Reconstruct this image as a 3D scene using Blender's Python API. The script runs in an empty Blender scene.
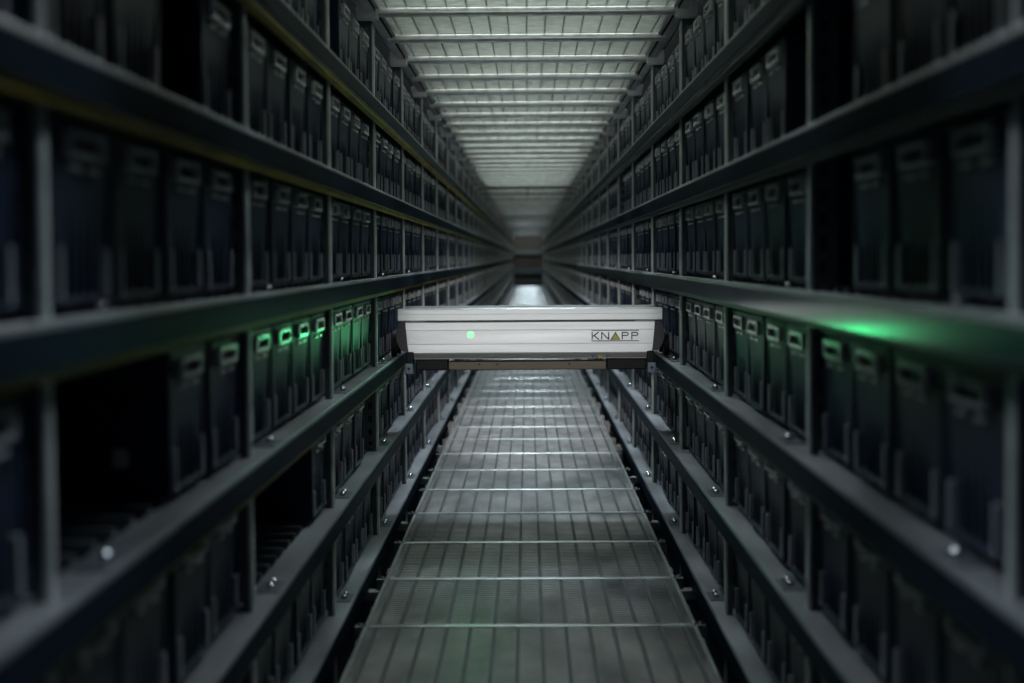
import bpy, math, random
from mathutils import Matrix, Vector
random.seed(7)
S = bpy.context.scene
COL = S.collection
ZC = 1.36                      # camera height above the concrete ground
F = 1600.0                     # focal length in pixels of a 1024 px wide frame

# ------------------------------------------------------------------ helpers
class MB:
    """collects shapes, links them as ONE mesh object"""
    def __init__(self):
        self.v, self.f, self.m = [], [], []
    def poly(self, verts, faces, mi=0):
        o = len(self.v)
        self.v += [tuple(p) for p in verts]
        for fc in faces:
            self.f.append(tuple(i + o for i in fc)); self.m.append(mi)
    def box(self, x0, x1, y0, y1, z0, z1, mi=0):
        self.poly([(x0,y0,z0),(x1,y0,z0),(x1,y1,z0),(x0,y1,z0),(x0,y0,z1),(x1,y0,z1),(x1,y1,z1),(x0,y1,z1)],
                  [(0,3,2,1),(4,5,6,7),(0,1,5,4),(1,2,6,5),(2,3,7,6),(3,0,4,7)], mi)
    def cbox(self, x0, x1, y0, y1, z0, z1, c=.002, mi=0):
        """box with its long edges chamfered (all 12)"""
        xs, ys, zs = (x0, x1), (y0, y1), (z0, z1)
        v, idx = [], {}
        for i in (0,1):
            for j in (0,1):
                for k in (0,1):
                    sx, sy, sz = (1-2*i)*c, (1-2*j)*c, (1-2*k)*c
                    x, y, z = xs[i], ys[j], zs[k]
                    for a, p in enumerate(((x, y+sy, z+sz), (x+sx, y, z+sz), (x+sx, y+sy, z))):
                        idx[i,j,k,a] = len(v); v.append(p)
        f = []
        for i in (0,1):
            q = [idx[i,0,0,0], idx[i,1,0,0], idx[i,1,1,0], idx[i,0,1,0]]; f.append(q if i else q[::-1])
            q = [idx[0,i,0,1], idx[0,i,1,1], idx[1,i,1,1], idx[1,i,0,1]]; f.append(q if i else q[::-1])
            q = [idx[0,0,i,2], idx[1,0,i,2], idx[1,1,i,2], idx[0,1,i,2]]; f.append(q if i else q[::-1])
        for j in (0,1):
            for k in (0,1):
                q = [idx[0,j,k,1], idx[1,j,k,1], idx[1,j,k,2], idx[0,j,k,2]]; f.append(q if j != k else q[::-1])
                q = [idx[j,0,k,0], idx[j,1,k,0], idx[j,1,k,2], idx[j,0,k,2]]; f.append(q[::-1] if j != k else q)
                q = [idx[j,k,0,0], idx[j,k,1,0], idx[j,k,1,1], idx[j,k,0,1]]; f.append(q if j != k else q[::-1])
        for i in (0,1):
            for j in (0,1):
                for k in (0,1):
                    q = [idx[i,j,k,0], idx[i,j,k,1], idx[i,j,k,2]]
                    f.append(q if (i+j+k) % 2 else q[::-1])
        self.poly(v, f, mi)
    def prism(self, pts, y0, y1, mi=0, cap=True):
        """closed outline in x-z swept along y"""
        n = len(pts)
        v = [(x, y0, z) for x, z in pts] + [(x, y1, z) for x, z in pts]
        f = [(i, (i+1) % n, n + (i+1) % n, n + i) for i in range(n)]
        if cap: f += [tuple(range(n))[::-1], tuple(range(n, 2*n))]
        self.poly(v, f, mi)
    def cyl(self, c, axis, r, h, n=12, mi=0, r2=None):
        r2 = r if r2 is None else r2
        a = Vector(axis).normalized(); t = a.orthogonal().normalized(); b = a.cross(t)
        c = Vector(c); v = []
        for k, rr in ((0, r), (h, r2)):
            for i in range(n):
                an = 2*math.pi*i/n
                v.append(c + a*k + (t*math.cos(an) + b*math.sin(an))*rr)
        f = [(i, (i+1) % n, n+(i+1) % n, n+i) for i in range(n)] + [tuple(range(n))[::-1], tuple(range(n, 2*n))]
        self.poly(v, f, mi)
    def stroke(self, p, q, w, y0, y1, mi=0):
        """flat bar in x-z from p to q"""
        dx, dz = q[0]-p[0], q[1]-p[1]; l = math.hypot(dx, dz); nx, nz = -dz/l*w/2, dx/l*w/2
        self.prism([(p[0]+nx,p[1]+nz),(p[0]-nx,p[1]-nz),(q[0]-nx,q[1]-nz),(q[0]+nx,q[1]+nz)], y0, y1, mi)
    def mesh(self, name, mats, smooth=False):
        me = bpy.data.meshes.new(name)
        me.from_pydata(self.v, [], self.f)
        for m in (mats if isinstance(mats, (list, tuple)) else [mats]): me.materials.append(m)
        if any(self.m): me.polygons.foreach_set('material_index', self.m)
        me.update()
        import bmesh
        bm = bmesh.new(); bm.from_mesh(me)
        bmesh.ops.recalc_face_normals(bm, faces=bm.faces); bm.to_mesh(me); bm.free()
        if smooth:
            me.polygons.foreach_set('use_smooth', [True]*len(me.polygons))
            me.set_sharp_from_angle(angle=math.radians(38))
        return me

def link(name, me, parent=None, loc=(0,0,0), rz=0):
    o = bpy.data.objects.new(name, me); COL.objects.link(o)
    o.location = loc; o.rotation_euler = (0, 0, rz)
    if parent: o.parent = parent
    return o
def tag(o, label=None, cat=None, group=None, kind=None):
    for k, v in (('label', label), ('category', cat), ('group', group), ('kind', kind)):
        if v: o[k] = v
    return o
def empty(name, loc=(0,0,0), rz=0):
    o = link(name, None, None, loc, rz); o.empty_display_size = .1
    return o

# ------------------------------------------------------------------ materials
def mat(name, col, rough=.5, metal=0., noise=0., nscale=8., bump=0., stretch=(1,1,1), spec=.5, ncol=None):
    m = bpy.data.materials.new(name); m.use_nodes = True
    nt = m.node_tree; b = nt.nodes['Principled BSDF']
    b.inputs['Base Color'].default_value = (*col, 1); b.inputs['Roughness'].default_value = rough
    b.inputs['Metallic'].default_value = metal; b.inputs['Specular IOR Level'].default_value = spec
    if noise or bump:
        tc = nt.nodes.new('ShaderNodeTexCoord'); mp = nt.nodes.new('ShaderNodeMapping')
        mp.inputs['Scale'].default_value = stretch
        oi = nt.nodes.new('ShaderNodeObjectInfo'); va = nt.nodes.new('ShaderNodeVectorMath'); va.operation = 'ADD'
        vs = nt.nodes.new('ShaderNodeMath'); vs.operation = 'MULTIPLY'; vs.inputs[1].default_value = 37.
        nt.links.new(oi.outputs['Random'], vs.inputs[0]); nt.links.new(vs.outputs[0], va.inputs[1])
        nt.links.new(tc.outputs['Object'], va.inputs[0]); nt.links.new(va.outputs[0], mp.inputs['Vector'])
        n = nt.nodes.new('ShaderNodeTexNoise'); n.inputs['Scale'].default_value = nscale; n.inputs['Detail'].default_value = 5
        nt.links.new(mp.outputs['Vector'], n.inputs['Vector'])
        if noise:
            r = nt.nodes.new('ShaderNodeValToRGB')
            lo = tuple(c*(1-noise) for c in col); hi = ncol or tuple(min(1, c*(1+noise)) for c in col)
            r.color_ramp.elements[0].position = .32; r.color_ramp.elements[1].position = .68
            r.color_ramp.elements[0].color = (*lo, 1); r.color_ramp.elements[1].color = (*hi, 1)
            nt.links.new(n.outputs['Fac'], r.inputs['Fac']); nt.links.new(r.outputs['Color'], b.inputs['Base Color'])
            mr = nt.nodes.new('ShaderNodeMapRange')
            mr.inputs['To Min'].default_value = max(.05, rough-.1); mr.inputs['To Max'].default_value = rough+.12
            nt.links.new(n.outputs['Fac'], mr.inputs['Value']); nt.links.new(mr.outputs['Result'], b.inputs['Roughness'])
        if bump:
            bp = nt.nodes.new('ShaderNodeBump'); bp.inputs['Strength'].default_value = bump; bp.inputs['Distance'].default_value = .004
            nt.links.new(n.outputs['Fac'], bp.inputs['Height']); nt.links.new(bp.outputs['Normal'], b.inputs['Normal'])
    return m
def emit(name, col, st):
    m = bpy.data.materials.new(name); m.use_nodes = True; b = m.node_tree.nodes['Principled BSDF']
    b.inputs['Base Color'].default_value = (*col, 1)
    b.inputs['Emission Color'].default_value = (*col, 1); b.inputs['Emission Strength'].default_value = st
    return m
M_RAIL  = mat('galvanised_rail', (.34,.35,.37), .42, .6, .35, 9, .15, (1,.25,1))
M_UPR   = mat('galvanised_lit_tone', (.62,.65,.63), .42, .3, .2, 14, 0)  # lit stripe on the upright's front flange, put into a paler colour
M_WEB   = mat('galvanised_shade_tone', (.10,.125,.135), .5, .3, .2, 14, 0)  # same steel as the flange, shade on the web put into the colour
M_TUBE  = mat('galvanised_tube', (.45,.47,.47), .33, .8, .2, 20, 0)
M_FACE  = mat('matt_face_shade', (.010,.019,.028), .4, spec=.005)  # galvanised rail front, its dark reflection put into the colour
M_FACEG = mat('glossy_face_shade', (.012,.024,.028), .15, spec=.30)  # glossier version, dark reflection also put into the colour
M_BAR   = mat('support_bar_steel', (.16,.18,.20), .45, .6, .25, 20, 0)
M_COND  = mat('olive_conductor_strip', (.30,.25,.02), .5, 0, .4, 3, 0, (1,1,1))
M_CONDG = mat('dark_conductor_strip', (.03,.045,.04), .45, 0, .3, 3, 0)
M_BIN   = mat('dark_bin_plastic', (.020,.030,.055), .42, 0, .25, 6, .08, (1,1,1), .18)
M_FRAME = mat('bin_frame_plastic', (.70,.71,.72), .20, 0, .15, 20, 0)
M_RIB   = mat('bin_rib_plastic', (.30,.31,.34), .32, 0, .15, 20, 0)
M_CARD  = mat('beige_card', (.80,.74,.60), .7, 0, .1, 60, 0)
M_BOLT  = mat('zinc_bolt', (.75,.77,.78), .22, 1.)
M_WHITE = mat('shuttle_aluminium', (.74,.78,.80), .38, .25, .05, 4, 0, (.3,8,8))
M_LOWER = mat('shuttle_grey_skirt', (.36,.36,.36), .42, .25, .08, 6, 0, (.3,8,8))
M_DECK  = mat('shuttle_deck', (.30,.30,.31), .45, .4, .1, 8, 0)
M_BLACK = mat('black_plastic', (.006,.007,.010), .55, spec=.25)
M_CAP   = mat('charcoal_end_cap', (.05,.05,.07), .5)
M_BRONZE= mat('bronze_bar', (.085,.075,.055), .42, .5, .3, 30, 0, (.2,1,1))
M_PLATE = mat('blue_grey_plate', (.13,.17,.22), .45, .4)
M_INK   = mat('dark_ink', (.02,.022,.035), .5)
M_NAVY  = mat('navy_line', (.03,.035,.10), .5)
M_LIME  = mat('yellow_green_print', (.62,.62,.06), .5)
M_BLUE  = mat('blue_sticker', (.04,.10,.32), .5)
M_YEL   = mat('yellow_sticker', (.75,.55,.03), .5)
M_GREYS = mat('grey_sticker', (.12,.12,.16), .5)
M_LED   = emit('green_led', (.22,1.0,.32), 1.7)
M_RED   = mat('red_marker', (.5,.03,.03), .4)
M_CONC  = mat('dark_concrete', (.06,.06,.06), .8, 0, .3, 3, .2)
M_END   = mat('end_wall_paint', (.045,.04,.035), .7, 0, .2, 1.5, 0)
M_BEAM  = mat('dark_steel_beam', (.03,.034,.04), .5, .4)
M_WIRE  = mat('floor_wire_steel', (.38,.39,.41), .38, .7, .25, 12, 0, (1,.4,1))
M_TRAY  = mat('floor_tray', (.18,.18,.18), .6, .1, .75, 4.5, .1, (1,.6,1), .5, (.95,.92,.78))
M_GBAR  = mat('floor_bearing_bar', (.04,.043,.05), .6, 0, .2, 10, 0)
M_EDGE  = mat('grating_edge', (.42,.43,.44), .35, .8, .2, 20, 0)

def sheet_mat():
    m = bpy.data.materials.new('pale_mesh_sheet'); m.use_nodes = True; nt = m.node_tree
    b = nt.nodes['Principled BSDF']; out = nt.nodes['Material Output']
    tc = nt.nodes.new('ShaderNodeTexCoord'); mp = nt.nodes.new('ShaderNodeMapping'); mp.inputs['Scale'].default_value = (2.5, 9, 1)
    n = nt.nodes.new('ShaderNodeTexNoise'); n.inputs['Scale'].default_value = 7; n.inputs['Detail'].default_value = 9; n.inputs['Roughness'].default_value = .7
    nt.links.new(tc.outputs['Object'], mp.inputs['Vector']); nt.links.new(mp.outputs['Vector'], n.inputs['Vector'])
    r = nt.nodes.new('ShaderNodeValToRGB')
    r.color_ramp.elements[0].position = .3; r.color_ramp.elements[0].color = (.26,.28,.27,1)
    r.color_ramp.elements[1].position = .72; r.color_ramp.elements[1].color = (.80,.82,.77,1)
    nt.links.new(n.outputs['Fac'], r.inputs['Fac'])
    t = nt.nodes.new('ShaderNodeBsdfTranslucent'); mx = nt.nodes.new('ShaderNodeMixShader'); mx.inputs[0].default_value = .75
    nt.links.new(r.outputs['Color'], t.inputs['Color']); nt.links.new(r.outputs['Color'], b.inputs['Base Color'])
    b.inputs['Roughness'].default_value = .55
    nt.links.new(b.outputs[0], mx.inputs[1]); nt.links.new(t.outputs[0], mx.inputs[2]); nt.links.new(mx.outputs[0], out.inputs['Surface'])
    return m
M_SHEET = sheet_mat()

# ------------------------------------------------------------------ layout numbers (metres, y = distance down the aisle)
A = .50                        # half width of the aisle, to the rail lip
Y0, Y1 = -1.2, 57.0
BAY, FIRST = 1.28, 1.75
NB = 43
LEV = [-.972, -.675, -.378, -.068, .228, .53, .86]       # rail tops relative to the camera
LEVZ = [ZC + l for l in LEV]
upr_y = [FIRST + BAY*k for k in range(-1, NB+1)]
BIN_X, BIN_D, BIN_H, BIN_W = .545, .42, .226, .280

# ------------------------------------------------------------------ the setting
b = MB(); b.box(-2.4, 2.4, Y0-.3, Y1+1.0, -.1, 0)
tag(link('floor', b.mesh('floor', M_CONC)), 'dark concrete ground below the aisle gratings', 'floor', kind='structure')
b = MB(); b.box(-2.4, 2.4, Y0-.3, Y1+1.0, 3.1, 3.2)
tag(link('ceiling', b.mesh('ceiling', M_CONC)), 'dark roof slab above the overhead gratings', 'ceiling', kind='structure')
b = MB(); b.box(-2.4, 2.4, Y1+.6, Y1+.8, 0, 4.0)
tag(link('wall_back', b.mesh('wall_back', M_END)), 'dark brown wall closing the far end of the aisle', 'wall', kind='structure')
for i, (z, h) in enumerate(((ZC+.20, .14), (ZC-.46, .22), (ZC-.82, .12))):
    b = MB()
    b.prism([(-.62, z-h/2), (.62, z-h/2), (.62, z+h/2), (-.62, z+h/2)], Y1+.48, Y1+.598)
    o = link('cross_beam', b.mesh('cross_beam', M_WEB))
    tag(o, ['upper grey cross beam on the end wall of the aisle', 'middle grey cross beam on the end wall of the aisle',
            'lowest grey cross beam on the end wall, just above the bright floor'][i], 'beam', 'cross beams on the end wall')

# ------------------------------------------------------------------ racks
def upright_mesh():
    """C-section post: front flange towards the aisle, web with a row of square holes towards the camera"""
    m = MB(); H = ZC + 1.12; t = .0035
    w0, w1, fy = 0.0, .056, .022
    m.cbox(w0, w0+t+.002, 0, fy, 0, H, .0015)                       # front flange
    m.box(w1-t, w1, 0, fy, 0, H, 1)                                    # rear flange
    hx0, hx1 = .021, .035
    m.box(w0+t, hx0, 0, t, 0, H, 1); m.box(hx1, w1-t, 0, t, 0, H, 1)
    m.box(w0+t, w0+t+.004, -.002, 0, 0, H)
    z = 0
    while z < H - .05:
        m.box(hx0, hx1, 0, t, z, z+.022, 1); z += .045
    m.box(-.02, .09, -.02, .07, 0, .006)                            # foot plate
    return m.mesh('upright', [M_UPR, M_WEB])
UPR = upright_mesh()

def rail_mesh(front=True):
    """running rail, lip at local x = 0, outward = +x, top at z = 0"""
    m = MB()
    if front:
        p = [(0,-.046),(0,.003),(.002,.006),(.007,.006),(.009,0),(.068,0),(.068,-.012),(.064,-.012),(.064,-.004),(.004,-.004),(.004,-.042),(.030,-.042),(.030,-.046)]
    else:
        p = [(0,-.05),(0,0),(.04,0),(.04,-.05)]
    m.prism(p, Y0, Y1)
    return m.mesh('shelf_rail', M_RAIL)
RAIL, RRAIL = rail_mesh(), rail_mesh(False)
m = MB()
for k in range(3): m.box(.006+.008*k, .011+.008*k, Y0, Y1, -.059, -.0465)
m.box(.004, .032, Y0, Y1, -.0485, -.0465)
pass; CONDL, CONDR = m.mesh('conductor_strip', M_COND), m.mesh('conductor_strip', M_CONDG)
m = MB(); m.prism([(-.0025,-.046),(-.0025,-.0045),(-.0012,-.003),(0,-.003),(0,-.046)], Y0, Y1)  # added strip that darkens the rail's front face
FACE, FACEG = m.mesh('face_shade_strip', M_FACE), m.mesh('face_shade_strip', M_FACEG)
m = MB(); m.box(0, .435, -.006, .006, -.006, .011); m.box(0, .012, -.012, .012, -.006, .004)
SBAR = m.mesh('support_bar', M_BAR)
m = MB(); m.cbox(.009, .060, -.055, .055, 0, .003, .001)
SPL = m.mesh('splice_plate', M_BAR)
m = MB(); m.cyl((0,0,0), (0,0,1), .0085, .007, 6)
for h0, h1, ra, rb in ((.007,.010,.0080,.0068), (.010,.0125,.0068,.0045), (.0125,.0135,.0045,.001)): m.cyl((0,0,h0), (0,0,1), ra, h1-h0, 12, r2=rb)
BOLT = m.mesh('bolt', M_BOLT, True)
m = MB(); m.cyl((0,0,0), (-1,0,0), .007, .0012, 12)
HOLE = m.mesh('rail_hole', M_BLACK)

# which slots stay empty: (side, level, bay, slot)
EMPTY = {(-1,2,0,0),(-1,2,0,1),(-1,1,1,0),(-1,1,1,1),(-1,1,1,2),(-1,5,2,0),(1,4,0,3),(1,3,0,3),(-1,4,0,2),(1,4,1,0),(-1,1,2,3),(1,2,4,3)}
for _ in range(70):
    EMPTY.add((random.choice((-1,1)), random.randrange(6), random.randrange(5, NB), random.randrange(4)))

def slot_y(k, j): return FIRST + BAY*k + .225 + .298*j

def build_rack(side, label):
    """side = -1 left, +1 right; the right one is the plain shape, the left one is mirrored by rotation-free negative offsets"""
    r = tag(empty('storage_rack', (side*.75, 0, 0)), label, 'rack')
    def put(name, me, x, y, z, mirror_mesh=None):
        o = bpy.data.objects.new(name, me); COL.objects.link(o); o.parent = r
        o.location = (side*x - side*.75, y, z)
        if side < 0: o.scale = (-1, 1, 1)
        return o
    for y in upr_y:
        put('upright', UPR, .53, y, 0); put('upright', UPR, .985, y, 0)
    for li, z in enumerate(LEVZ):
        rl = put('shelf_rail', RAIL, A, 0, z); put('shelf_rail', RRAIL, .985-.045, 0, z-.012)
        fs = bpy.data.objects.new('face_shade_strip', FACEG if (side, li) == (1, 3) else FACE); COL.objects.link(fs); fs.parent = rl; fs['label'] = 'added dark strip for the shaded rail front'
        if li < 6:
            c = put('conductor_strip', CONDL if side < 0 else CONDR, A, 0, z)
    # support bars, splice plates, bolts: the nearest as parts, the rest as one part each
    bars, plates = [], []
    for k in range(-1, NB):
        for li in range(6):
            for j in range(4):
                for q in (-.1, 0., .1): bars.append((k, li, j, slot_y(k, j)+q))
            plates.append((k, li, FIRST + BAY*k + .23))
    def rank(bb):
        e = (side, bb[1], bb[0], bb[2]) in EMPTY
        hidden = bb[3] < 1.6 or bb[1] > 2
        return (0 if e and bb[0] < 4 else 1, 1 if hidden else 0, bb[3])
    bars.sort(key=rank)
    for (k, li, j, y) in bars[:96]: put('support_bar', SBAR, A+.068, y, LEVZ[li])
    m = MB()
    for (k, li, j, y) in bars[96:]: m.box(A+.068, A+.50, y-.006, y+.006, LEVZ[li]-.006, LEVZ[li]+.011)
    o = put('support_bar', m.mesh('support_bar', M_BAR), 0, 0, 0); o['kind'] = 'stuff'
    plates = [p for p in plates if p[2] > 0]; plates.sort(key=lambda p: p[2])
    for (k, li, y) in plates[:84]:
        sp = put('splice_plate', SPL, A, y, LEVZ[li])
        for dy in (-.022, .022) if li < 2 else (0,):
            bo = bpy.data.objects.new('bolt', BOLT); COL.objects.link(bo); bo.parent = sp; bo.location = (.030, dy, .003)
    m = MB()
    for (k, li, y) in plates[84:]:
        m.box(A+.009, A+.060, y-.055, y+.055, LEVZ[li], LEVZ[li]+.003); m.cyl((A+.03, y, LEVZ[li]+.003), (0,0,1), .0085, .009, 6)
    o = put('splice_plate', m.mesh('splice_plate', M_BAR), 0, 0, 0); o['kind'] = 'stuff'
    for k in range(0, 10):
        put('rail_hole', HOLE, A, FIRST + BAY*k + 1.19, LEVZ[3]-.026)
    return r
build_rack(-1, 'long galvanised bin rack beside the green-lamp end of the shuttle')
build_rack(1, 'long galvanised bin rack beside the lettered end of the shuttle')

# ------------------------------------------------------------------ bins (front face at local x = 0, outward = +x, base z = 0)
def bin_body(m, full=True):
    D, W, H = BIN_D, BIN_W, BIN_H; w0, w1 = W/2-.012, W/2-.002
    t = .008
    # outer shell narrowing to the base, open top
    pts = [(.010,-w0,0),(D-.010,-w0,0),(D-.010,w0,0),(.010,w0,0),(0,-w1,H),(D,-w1,H),(D,w1,H),(0,w1,H)]
    inn = [(.010+t,-w0+t,.006),(D-.010-t,-w0+t,.006),(D-.010-t,w0-t,.006),(.010+t,w0-t,.006),(t,-w1+t,H),(D-t,-w1+t,H),(D-t,w1-t,H),(t,w1-t,H)]
    m.poly(pts+inn, [(0,3,2,1),(0,1,5,4),(1,2,6,5),(2,3,7,6),(3,0,4,7),
                     (8,9,10,11),(8,12,13,9),(9,13,14,10),(10,14,15,11),(11,15,12,8),
                     (4,5,13,12),(5,6,14,13),(6,7,15,14),(7,4,12,15)])
    if full:
        fx = lambda z: .010*(1-z/H)
        m.cbox(-.003, 0.012, -w1-.001, w1+.001, H-.009, H-.001, .0015)          # rim band along the front
        for s in (-1, 1): m.box(fx(.1)-.004, .016, s*.128-.005, s*.128+.005, .012, H-.02)      # corner ribs
        for yy in (-.05, -.017, .017, .05): m.box(fx(.08)-.002, .014, yy-.003, yy+.003, .012, .150)
        m.cbox(.002, .014, -w0, w0, .004, .014, .001)                            # bottom rim
    return m
def frame_shape(m, mi=0):
    x0, x1 = -.008, .008; zc, hw, hh, t = .197, .078, .0155, .006
    m.box(x0, x1, -hw, hw, zc+hh-t, zc+hh, mi); m.box(x0, x1, -hw, hw, zc-hh, zc-hh+t, mi)
    for s in (-1, 1): m.box(x0, x1, s*(hw-.004)-.005, s*(hw-.004)+.005, zc-hh+t, zc+hh-t, mi)
    for s in (-1, 1): m.box(-.003, .01, s*.042-.020, s*.042+.020, .166, .171, mi)
    return m
def rib_shape(m, s, mi=0):
    m.box(-.001, .012, s*.102-.0065, s*.102+.0065, .010, .074, mi)
    return m
BODY = bin_body(MB()).mesh('storage_bin', M_BIN)
FRM = frame_shape(MB()).mesh('handle_frame', M_FRAME)
RIBS = [rib_shape(MB(), s).mesh('base_rib', M_RIB) for s in (-1, 1)]
full = MB(); bin_body(full); frame_shape(full, 1); [rib_shape(full, s, 2) for s in (-1, 1)]
lowp = MB(); bin_body(lowp, False); frame_shape(lowp, 1); [rib_shape(lowp, s, 2) for s in (-1, 1)]

LN = ['bottom shelf', 'shelf just below the shuttle', "shuttle's own shelf", 'shelf just above the shuttle', 'second shelf from ceiling', 'shelf under the ceiling']
BN = ['nearest bay', 'second-nearest bay', 'third-nearest bay', 'fourth-nearest bay', 'fifth-nearest bay', 'sixth-nearest bay', 'seventh-nearest bay']
JN = ['nearest', 'second', 'third', 'farthest']
slots = []
for k in range(-1, NB):
    for side in (-1, 1):
        for li in range(6):
            for j in range(4):
                if (side, li, k, j) in EMPTY: continue
                slots.append((k, side, li, j, slot_y(k, j) + random.uniform(-.004, .004), random.uniform(0, .006)))
def in_view(s):
    k, side, li, j, y, dx = s
    if y < 1.72: return False
    for (yy, zz) in ((y-.14, 0), (y+.14, 0), (y+.14, BIN_H), (y-.14, BIN_H)):
        px = 528 + side*BIN_X/yy*F; py = 258 - (LEV[li]+zz)/yy*F
        if -6 < px < 1030 and -6 < py < 689: return True
    return False
vis = sorted([s for s in slots if in_view(s)], key=lambda s: s[4])
solo = vis[:300]; chosen = set(s[:4] for s in solo)
cnt = 0
for s in solo:
    k, side, li, j, y, dx = s
    o = bpy.data.objects.new('storage_bin', BODY); COL.objects.link(o)
    o.location = (side*(BIN_X+dx), y, LEVZ[li]+.0112)
    if side < 0: o.rotation_euler = (0, 0, math.pi)
    rk = 'left' if side < 0 else 'right'
    tag(o, 'dark plastic bin, %s in %s of %s rack, %s' % (JN[j], BN[min(k, 6)], rk, LN[li]), 'bin', 'dark plastic bins on the racks')
    for nm, me in (('handle_frame', FRM), ('base_rib', RIBS[0]), ('base_rib', RIBS[1])):
        c = bpy.data.objects.new(nm, me); COL.objects.link(c); c.parent = o
    if (side, li, k, j) == (-1, 2, 0, 2):
        mb = MB(); mb.box(.066, .088, BIN_W/2-.009, BIN_W/2+.001, .050, .078)
        c = link('sticker', mb.mesh('sticker', M_CARD), o); c['label'] = 'beige sticker on the bin side'
        o['label'] = 'dark plastic bin with beige sticker on its side, beside an empty slot'
rest = MB()
for s in slots:
    if s[:4] in chosen: continue
    k, side, li, j, y, dx = s
    src = full if y < 3 else lowp
    if y > 34 and False: continue
    ox, oz = BIN_X+dx, LEVZ[li]+.0112
    o = len(rest.v)
    rest.v += [(side*(ox+vx), y+vy, oz+vz) for vx, vy, vz in src.v]
    rest.f += [tuple(i+o for i in (fc if side > 0 else fc[::-1])) for fc in src.f]; rest.m += src.m
me = bpy.data.meshes.new('storage_bins'); me.from_pydata(rest.v, [], rest.f)
for mm in (M_BIN, M_FRAME, M_RIB): me.materials.append(mm)
me.polygons.foreach_set('material_index', rest.m); me.update()
tag(link('storage_bins', me), 'rows of small dark bins receding towards the far end of both racks', 'bins', kind='stuff')

# ------------------------------------------------------------------ floor gratings
HF, WG, FP, FS = -1.0, .45, .64, 4.30
def floor_parts():
    w = MB(); n = 24
    for i in range(n):
        y = .018 + (FP-.036)*i/(n-1)
        w.box(-WG+.006, WG-.006, y-.0035, y+.0035, -.002, .0005)
    g = MB(); nb = 14
    for i in range(nb):
        x = -WG + 2*WG*(i+.5)/nb
        g.box(x-.005, x+.005, .006, FP-.006, -.024, .0022)
    e = MB(); e.cbox(-.005, .005, .003, FP-.003, -.03, .003, .001)
    t = MB(); t.box(-WG+.002, WG-.002, .005, FP-.005, -.0055, -.0035)
    return w.mesh('cross_wires', M_WIRE), g.mesh('bearing_bars', M_GBAR), e.mesh('edge_strip', M_EDGE), t.mesh('tray', M_TRAY)
FW, FG, FE, FT = floor_parts()
def bar_mesh(main):
    m = MB(); W = .515 if main else .47
    m.cbox(-W, W, -.020, .020, -.062, -.031, .003)
    m.cbox(-(WG-.01), WG-.01, -.011, .011, -.031, .006, .003)
    return m.mesh('floor_crossbar', M_TUBE)
def clip_mesh():
    m = MB(); m.cbox(-.016, .016, -.014, .014, -.031, .006, .002); m.cyl((0, 0, .006), (0,0,1), .008, .006, 6)
    return m.mesh('end_clip', M_BOLT)
FB = [bar_mesh(True), bar_mesh(False)]; CLIP = clip_mesh()
ORD = ['first','second','third','fourth','fifth','sixth','seventh','eighth','ninth','tenth','eleventh','twelfth']
jN = int((Y1 - FS)/FP)
for j in range(-3, jN):
    y = FS + FP*j
    # j = -1 is the first panel at the bottom of the photo; the shuttle hangs above about the third
    g = empty('floor_grating', (0, y, ZC+HF))
    for nm, me in (('cross_wires', FW), ('bearing_bars', FG), ('tray', FT)): link(nm, me, g)
    for s in (-1, 1): link('edge_strip', FE, g, (s*(WG-.003), 0, 0))
    if j < -1: lab = 'floor grating panel underfoot, before the first panel in the picture'
    elif y < 6.3: lab = 'steel floor grating panel, %s from the bottom edge up to the shuttle' % ORD[j+1]
    elif j < 9: lab = 'steel floor grating panel past the shuttle, %s beyond it' % ORD[j-3]
    else: lab = 'small far floor grating panel seen above the shuttle'
    tag(g, lab, 'floor grating', 'floor grating panels along the aisle')
    c = empty('floor_crossbar', (0, y, ZC+HF))
    main = (j % 2 == 1)
    link('bar', FB[0 if main else 1], c)
    for s in (-1, 1): link('end_clip', CLIP, c, (s*.462, 0, 0))
    if j < 0: lab = 'steel floor crossbar underfoot, before the first crossbar in the picture'
    elif y < 6.3: lab = 'bright steel floor crossbar, %s from the bottom edge towards the shuttle' % ORD[j]
    elif j < 9: lab = 'bright steel floor crossbar past the shuttle, %s beyond it' % ORD[j-3]
    else: lab = 'thin far floor crossbar seen above the shuttle'
    tag(c, lab, 'crossbar', 'crossbars under the floor gratings')

# ------------------------------------------------------------------ ceiling gratings
HC, WC, CS = .835, .495, 5.33
def ceil_parts():
    t = MB(); t.box(-WC+.01, WC-.01, .004, FP-.004, .012, .014)
    g = MB(); n = 15
    for i in range(n):
        x = -WC + 2*WC*(i+.5)/n
        g.box(x-.0025, x+.0025, .004, FP-.004, -.004, .012)
    w = MB(); n = 22
    for i in range(n):
        y = .015 + (FP-.03)*i/(n-1)
        w.box(-WC+.006, WC-.006, y-.002, y+.002, .002, .006)
    e = MB(); e.cbox(-.006, .006, .003, FP-.003, -.012, .016, .001)
    return t.mesh('pale_sheet', M_SHEET), g.mesh('bearing_bars', M_TUBE), w.mesh('cross_wires', M_TUBE), e.mesh('edge_strip', M_EDGE)
CT, CG, CW, CE = ceil_parts()
def tube_mesh(W):
    m = MB(); n = 14; r = .0155
    m.cyl((-W, 0, -.022), (1,0,0), r, 2*W, n)
    return m.mesh('tube', M_TUBE, True)
TM, TS = tube_mesh(.565), tube_mesh(.515)
m = MB(); m.cbox(-.035, .035, -.022, .022, -.046, .012, .003); m.cyl((0,-.022,-.018), (0,-1,0), .008, .005, 6)
BRK = m.mesh('end_bracket', M_UPR)
jc = int((Y1 - CS)/FP)
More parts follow.
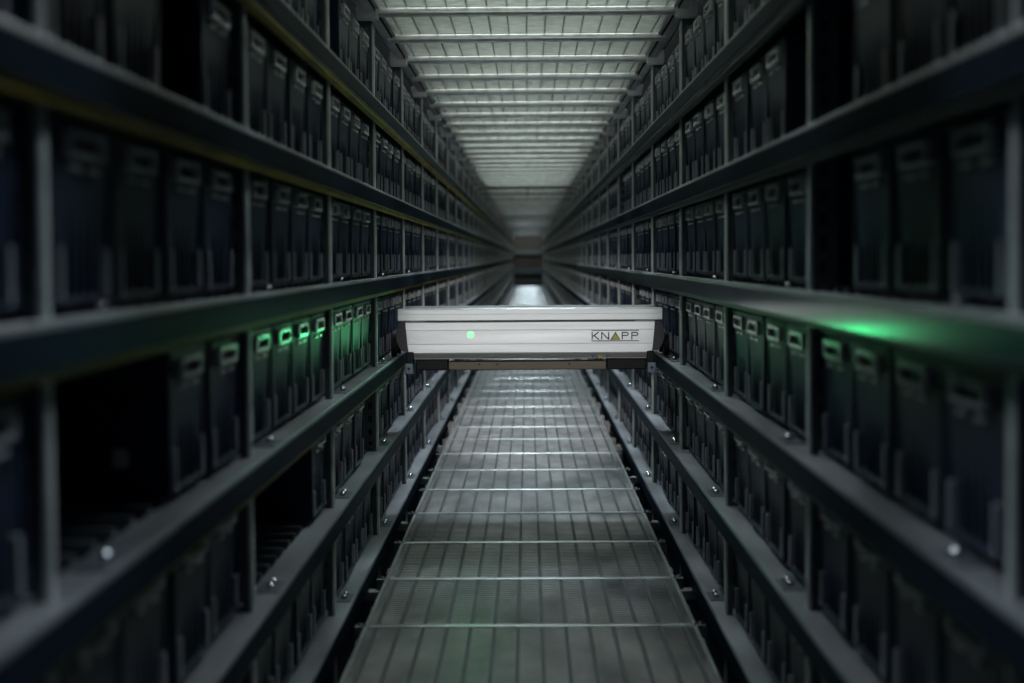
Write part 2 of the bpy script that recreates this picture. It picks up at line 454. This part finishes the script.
for j in range(-4, jc):
    y = CS + FP*j
    g = empty('ceiling_grating', (0, y, ZC+HC))
    for nm, me in (('pale_sheet', CT), ('bearing_bars', CG), ('cross_wires', CW)): link(nm, me, g)
    for s in (-1, 1): link('edge_strip', CE, g, (s*(WC-.004), 0, 0))
    if j < 0: lab = 'overhead grating panel before the first one at the top edge'
    elif j < 10: lab = 'pale overhead grating panel, %s from the top edge of the picture' % ORD[j]
    else: lab = 'narrow pale overhead grating panel deep in the aisle'
    tag(g, lab, 'ceiling grating', 'pale grating panels overhead')
    c = empty('ceiling_crossbar', (0, y, ZC+HC))
    main = (j % 2 == 0)
    link('tube', TM if main else TS, c)
    if main:
        for s in (-1, 1): link('end_bracket', BRK, c, (s*.525, 0, 0))
    if j < 0: lab = 'round steel crossbar overhead, before the first one at the top edge'
    elif j < 10: lab = 'round steel crossbar under the overhead gratings, %s from the top edge' % ORD[j]
    else: lab = 'thin dark crossbar under the overhead gratings deep in the aisle'
    tag(c, lab, 'crossbar', 'crossbars under the overhead gratings')
for i, y in enumerate((18.1, 19.9, 31.0, 41.5, 47.5)):
    m = MB(); h = .075
    m.prism([(-.53,-h),(.53,-h),(.53,-h+.010),(.006,-h+.010),(.006,-.010),(.53,-.010),(.53,0),(-.53,0),(-.53,-.010),(-.006,-.010),(-.006,-h+.010),(-.53,-h+.010)], -.04 if i < 2 else -.3, .04 if i < 2 else .3)
    o = link('overhead_beam', m.mesh('overhead_beam', M_BEAM), None, (0, y, ZC+HC-.040))
    tag(o, 'dark steel beam across the aisle under the overhead gratings, %s of five from the shuttle' % ORD[i], 'beam', 'dark overhead beams deep in the aisle')

# ------------------------------------------------------------------ the shuttle
SY = 6.0
sh = tag(empty('storage_shuttle', (.006, SY, LEVZ[2])), 'white shuttle carriage with green lamp and dark lettering spanning the aisle', 'shuttle')
R = lambda z: z - LEV[2]                         # camera-relative height -> local height
def loft(m, rows, y1, mi=0):
    """rows (z, half width, y front) from top to bottom, closed at the back plane y1"""
    n = len(rows); v = []
    for z, w, y in rows: v += [(-w, y, z), (w, y, z), (-w, y1, z), (w, y1, z)]
    f = []
    for i in range(n-1):
        a, c = 4*i, 4*i+4
        f += [(a, c, c+1, a+1), (a+2, a+3, c+3, c+2), (a, a+2, c+2, c), (a+1, c+1, c+3, a+3)]
    f += [(0, 1, 3, 2), (4*n-4, 4*n-2, 4*n-1, 4*n-3)]
    m.poly(v, f, mi)
m = MB()
loft(m, [(R(-.189), .494, .006), (R(-.1905), .496, .002), (R(-.194), .496, 0), (R(-.2085), .496, 0), (R(-.2092), .496, .001),(R(-.2102), .496, .001), (R(-.211), .496, 0), (R(-.2315), .496, 0), (R(-.2345), .494, .004)], .075)
link('top_rail', m.mesh('top_rail', M_WHITE), sh)
m = MB(); g = .0035
rows = [(R(-.2365), .468, .012), (R(-.2415), .4685, .008), (R(-.268), .4665, .006)]
rows += [(R(-.2688), .4664, .006+g), (R(-.2705), .4663, .006+g), (R(-.2713), .4662, .006)]
rows += [(R(-.3205), .4615, .005), (R(-.3213), .4614, .005+g), (R(-.3230), .4613, .005+g), (R(-.3238), .4612, .005)]
rows += [(R(-.354), .457, .004), (R(-.358), .455, .008)]
loft(m, rows, .10)
link('front_cover', m.mesh('front_cover', M_WHITE), sh)
m = MB(); m.box(-.395, .395, .004, .06, R(-.2375), R(-.2335))
link('seam_strip', m.mesh('seam_strip', M_BLACK), sh)
m = MB()
loft(m, [(R(-.358), .452, .010), (R(-.362), .450, .012), (R(-.3735), .444, .020), (R(-.3765), .442, .026), (R(-.379), .440, .026)], .10)
link('skirt', m.mesh('skirt', M_LOWER), sh)
m = MB(); m.cbox(-.309, .288, .030, .085, R(-.4215), R(-.388), .003)
bz = link('lower_bar', m.mesh('lower_bar', M_BRONZE), sh)
for x in (-.192, -.124, .148):
    m = MB(); m.cyl((x, .0305, R(-.400)), (0,-1,0), .004, .003, 8); link('screw', m.mesh('screw', M_BLACK, True), bz)
for s, x0, x1 in ((-1, -.432, -.309), (1, .288, .437)):
    m = MB(); m.cbox(x0, x1, .026, .10, R(-.4215), R(-.380), .004)
    m.box(x0+.03, x1-.03, .022, .027, R(-.414), R(-.392))
    link('end_block', m.mesh('end_block', M_BLACK), sh)
for s in (-1, 1):
    xc = s*.452
    m = MB(); m.cbox(xc-.014, xc+.014, -.004, .09, R(-.3935), R(-.350), .003)
    gd = link('guide_bracket', m.mesh('guide_bracket', M_BLACK), sh)
    m = MB(); m.cbox(xc-.0165+s*.004, xc+.0165+s*.004, -.006, .06, R(-.434), R(-.393), .003)
    pl = link('guide_plate', m.mesh('guide_plate', M_PLATE), gd); pl['label'] = 'blue grey guide plate'
    m = MB(); m.cyl((xc+s*.004, -.006, R(-.413)), (0,-1,0), .005, .004, 8); link('screw', m.mesh('screw', M_BLACK, True), gd)
    # end cap: a rounded ribbed bumper at each end of the cover
    m = MB(); n = 10; pts = []
    for i in range(n+1):
        t = i/n; z = R(-.238 - .112*t)
        pts.append((s*(  .470 + .036*math.sin(math.pi*min(1, .14+t*.80))**.7), z))
    inner = [(s*(.468-.012*t), R(-.238-.112*t)) for t in (1, 0)]
    m.prism(pts + inner, .020, .12)
    for i in range(9):
        z = R(-.245 - .011*i); xx = s*(.4685 - .0012*i); m.box(min(xx, xx+s*.007), max(xx, xx+s*.007), .010, .022, z-.003, z+.002)
    link('end_cap', m.mesh('end_cap', M_CAP), sh)
    for yy in (.10, .31):
        m = MB(); xw = s*.519
        m.cyl((xw-.009, yy, .0485), (1,0,0), .045, .018, 24)
        w = link('wheel', m.mesh('wheel', M_BLACK, True), sh)
        m = MB(); m.cyl((s*.46, yy, .0485), (s,0,0), .010, .066, 10); link('axle', m.mesh('axle', M_BLACK, True), w)
# deck, rear rail and side beams behind the front
m = MB(); m.box(-.470, .470, .075, .36, R(-.200), R(-.194)); link('deck', m.mesh('deck', M_DECK), sh)
m = MB(); loft(m, [(R(-.189), .494, .33), (R(-.235), .494, .33), (R(-.2355), .465, .33), (R(-.358), .455, .33), (R(-.378), .442, .33)], .385)
link('rear_cover', m.mesh('rear_cover', M_DECK), sh)
for s in (-1, 1):
    m = MB(); m.cbox(s*.43-.02, s*.43+.02, .09, .34, R(-.35), R(-.20), .004); link('side_beam', m.mesh('side_beam', M_DECK), sh)
# lamp
m = MB(); LX, LZ = -.2235, R(-.287); n = 20
m.cyl((LX, .012, LZ), (0,-1,0), .0125, .007, n); m.cyl((LX, .005, LZ), (0,-1,0), .0125, .004, n, r2=.006)
lm = link('lamp', m.mesh('lamp', M_LED, True), sh); lm['label'] = 'glowing green lamp'
# lettering: K N (triangle) P P between two lines
YA, YB = .0035, .0075
m = MB(); zt, zb = R(-.2795), R(-.3080); zm = (zt+zb)/2; w = .0042
x = .231
m.stroke((x+w/2, zb), (x+w/2, zt), w, YA, YB); m.stroke((x+w, zm-.002), (x+.027, zt), w, YA, YB); m.stroke((x+.009, zm+.002), (x+.028, zb), w, YA, YB)
x = .267
m.stroke((x+w/2, zb), (x+w/2, zt), w, YA, YB); m.stroke((x+.028, zb), (x+.028, zt), w, YA, YB); m.stroke((x+w/2, zt-.001), (x+.028, zb+.001), w, YA-.0002, YB)
for x in (.344, .380):
    m.stroke((x+w/2, zb), (x+w/2, zt), w, YA, YB)
    r = (zt-zm+.001)/2; cz = zt-r; cx = x+.019
    m.stroke((x+w, zt-w/2), (cx, zt-w/2), w, YA, YB); m.stroke((x+w, zt-2*r+w/2), (cx, zt-2*r+w/2), w, YA, YB)
    P = [(cx+(r-w/2)*math.cos(t), cz+(r-w/2)*math.sin(t)) for t in [math.pi/2-math.pi*i/8 for i in range(9)]]
    for p, q in zip(P, P[1:]): m.stroke(p, q, w, YA-.0002, YB)
le = link('lettering', m.mesh('lettering', M_INK), sh); le['label'] = 'dark K N P P lettering'
m = MB()
for z in (-.2735, -.3125): m.box(.231, .408, YA-.0003, YB+.001, R(z)-.0014, R(z)+.0014)
link('logo_line', m.mesh('logo_line', M_NAVY), sh)
m = MB(); x0, x1 = .302, .339; xm = (x0+x1)/2
m.prism([(x0, zb-.0005), (x1, zb-.0005), (xm, zt+.001)], YA, YB); tr = link('triangle_emblem', m.mesh('triangle_emblem', M_INK), sh)
m = MB(); m.prism([(x0+.006, zb+.0026), (x1-.006, zb+.0026), (xm, zt-.0055)], YA-.0012, YB); link('triangle_fill', m.mesh('triangle_fill', M_LIME), tr)
# small safety stickers on the skirt
ZS = R(-.3705)
for kind, x, mm in (('disc', .243, M_BLUE), ('tri', .270, M_YEL), ('disc', .297, M_GREYS)):
    m = MB()
    if kind == 'disc': m.cyl((x-.006, .020, ZS+.0015), (0,-1,0), .0078, .006, 16)
    else: m.prism([(x-.0155, ZS-.0065), (x+.0035, ZS-.0065), (x-.006, ZS+.0105)], .0135, .02)
    st = link('warning_sticker', m.mesh('warning_sticker', mm), sh)
    if kind == 'tri':
        m = MB(); m.box(x-.0072, x-.0048, .0128, .0136, ZS-.001, ZS+.006); m.box(x-.0072, x-.0048, .0128, .0136, ZS-.005, ZS-.0028)
        link('exclamation_mark', m.mesh('exclamation_mark', M_INK), st)

# ------------------------------------------------------------------ light
def area(name, loc, sx, sy, power, col, rot=(0,0,0), spread=180):
    l = bpy.data.lights.new(name, 'AREA'); l.shape = 'RECTANGLE'; l.size = sx; l.size_y = sy; l.energy = power; l.color = col
    l.spread = math.radians(spread)
    o = bpy.data.objects.new(name, l); COL.objects.link(o); o.location = loc; o.rotation_euler = rot
    return o
y = 3.0
while y < Y1:                                       # strip lamps above the overhead gratings
    L = 6.0
    area('strip_lamp', (0, y+L/2, ZC+HC+.30), .9, L, 19*L*.9, (.93,1.,.96), (0,0,0), 170)
    y += L
y = 1.90
while y < Y1 - 1:                                   # unseen fill lights added under the overhead gratings, tipped towards the near end
    st = 1.28 if y < 16 else 3.84
    p = 3.0 if y < 2.5 else 1.5 if y < 5 else 1.6 if y < 7 else 4.8 if y < 16 else 5. if y < 28 else 14.
    area('aisle_fill', (0, y, ZC+.75), .34, .12, p, (.76,.90,1.), (math.radians(-17),0,0), 92 if y < 7 else 80 if y < 16 else 44)
    y += st
sl = bpy.data.lights.new('shuttle_fill_spot', 'SPOT'); sl.energy = 335; sl.color = (1.,.965,.945); sl.spot_size = math.radians(9.4); sl.spot_blend = .35; sl.shadow_soft_size = .06  # unseen narrow spot added behind the camera to brighten the shuttle front
so = bpy.data.objects.new('shuttle_fill_spot', sl); COL.objects.link(so); so.location = (0, -.6, ZC+.30)
so.rotation_euler = (Vector((.006, 6.0, ZC-.28)) - so.location).to_track_quat('-Z', 'Y').to_euler()
sl = bpy.data.lights.new('overhead_fill_spot', 'SPOT'); sl.energy = 90; sl.color = (1.,.99,.97); sl.spot_size = math.radians(11); sl.spot_blend = .7; sl.shadow_soft_size = .15  # second unseen spot, added to brighten the overhead tubes and gratings
so = bpy.data.objects.new('overhead_fill_spot', sl); COL.objects.link(so); so.location = (0, -.4, ZC+.25)
so.rotation_euler = (Vector((0, 7.4, ZC+1.02)) - so.location).to_track_quat('-Z', 'Y').to_euler()
pl = bpy.data.lights.new('lamp_glow', 'AREA'); pl.shape = 'DISK'; pl.size = .026; pl.energy = .27; pl.color = (.03, 1., .30)
po = bpy.data.objects.new('lamp_glow', pl); COL.objects.link(po); po.location = (.006+LX, SY-.002, ZC-.287); po.rotation_euler = (math.radians(-90), 0, 0)

w = bpy.data.worlds.new('world'); S.world = w; w.use_nodes = True
bg = w.node_tree.nodes['Background']; bg.inputs[0].default_value = (.16, .42, 1., 1); bg.inputs[1].default_value = .022

# ------------------------------------------------------------------ camera
cam = bpy.data.cameras.new('camera'); co = bpy.data.objects.new('camera', cam); COL.objects.link(co)
cam.sensor_width = 36; cam.lens = 36*F/1024; cam.clip_start = .05; cam.clip_end = 200
fwd = Vector((16, 83.5, -F)).normalized()            # where the aisle's far end lies in the camera's own axes
rgt = Vector((1, .0065, 0)); rgt = (rgt - fwd*rgt.dot(fwd)).normalized(); up = rgt.cross(fwd)
Rw = Matrix((rgt, fwd, up))                          # rows: world axes in camera axes -> camera axes in world
co.matrix_world = Matrix.Translation((0, 0, ZC)) @ Rw.to_4x4()
cam.dof.use_dof = True; cam.dof.focus_distance = 6.0; cam.dof.aperture_fstop = 2.4
S.camera = co
S.view_settings.view_transform = 'Standard'; S.view_settings.look = 'None'; S.view_settings.exposure = 0; S.view_settings.gamma = 1
S.view_settings.use_curve_mapping = False
S.cycles.use_denoising = True; S.cycles.max_bounces = 8; S.cycles.sample_clamp_indirect = 4
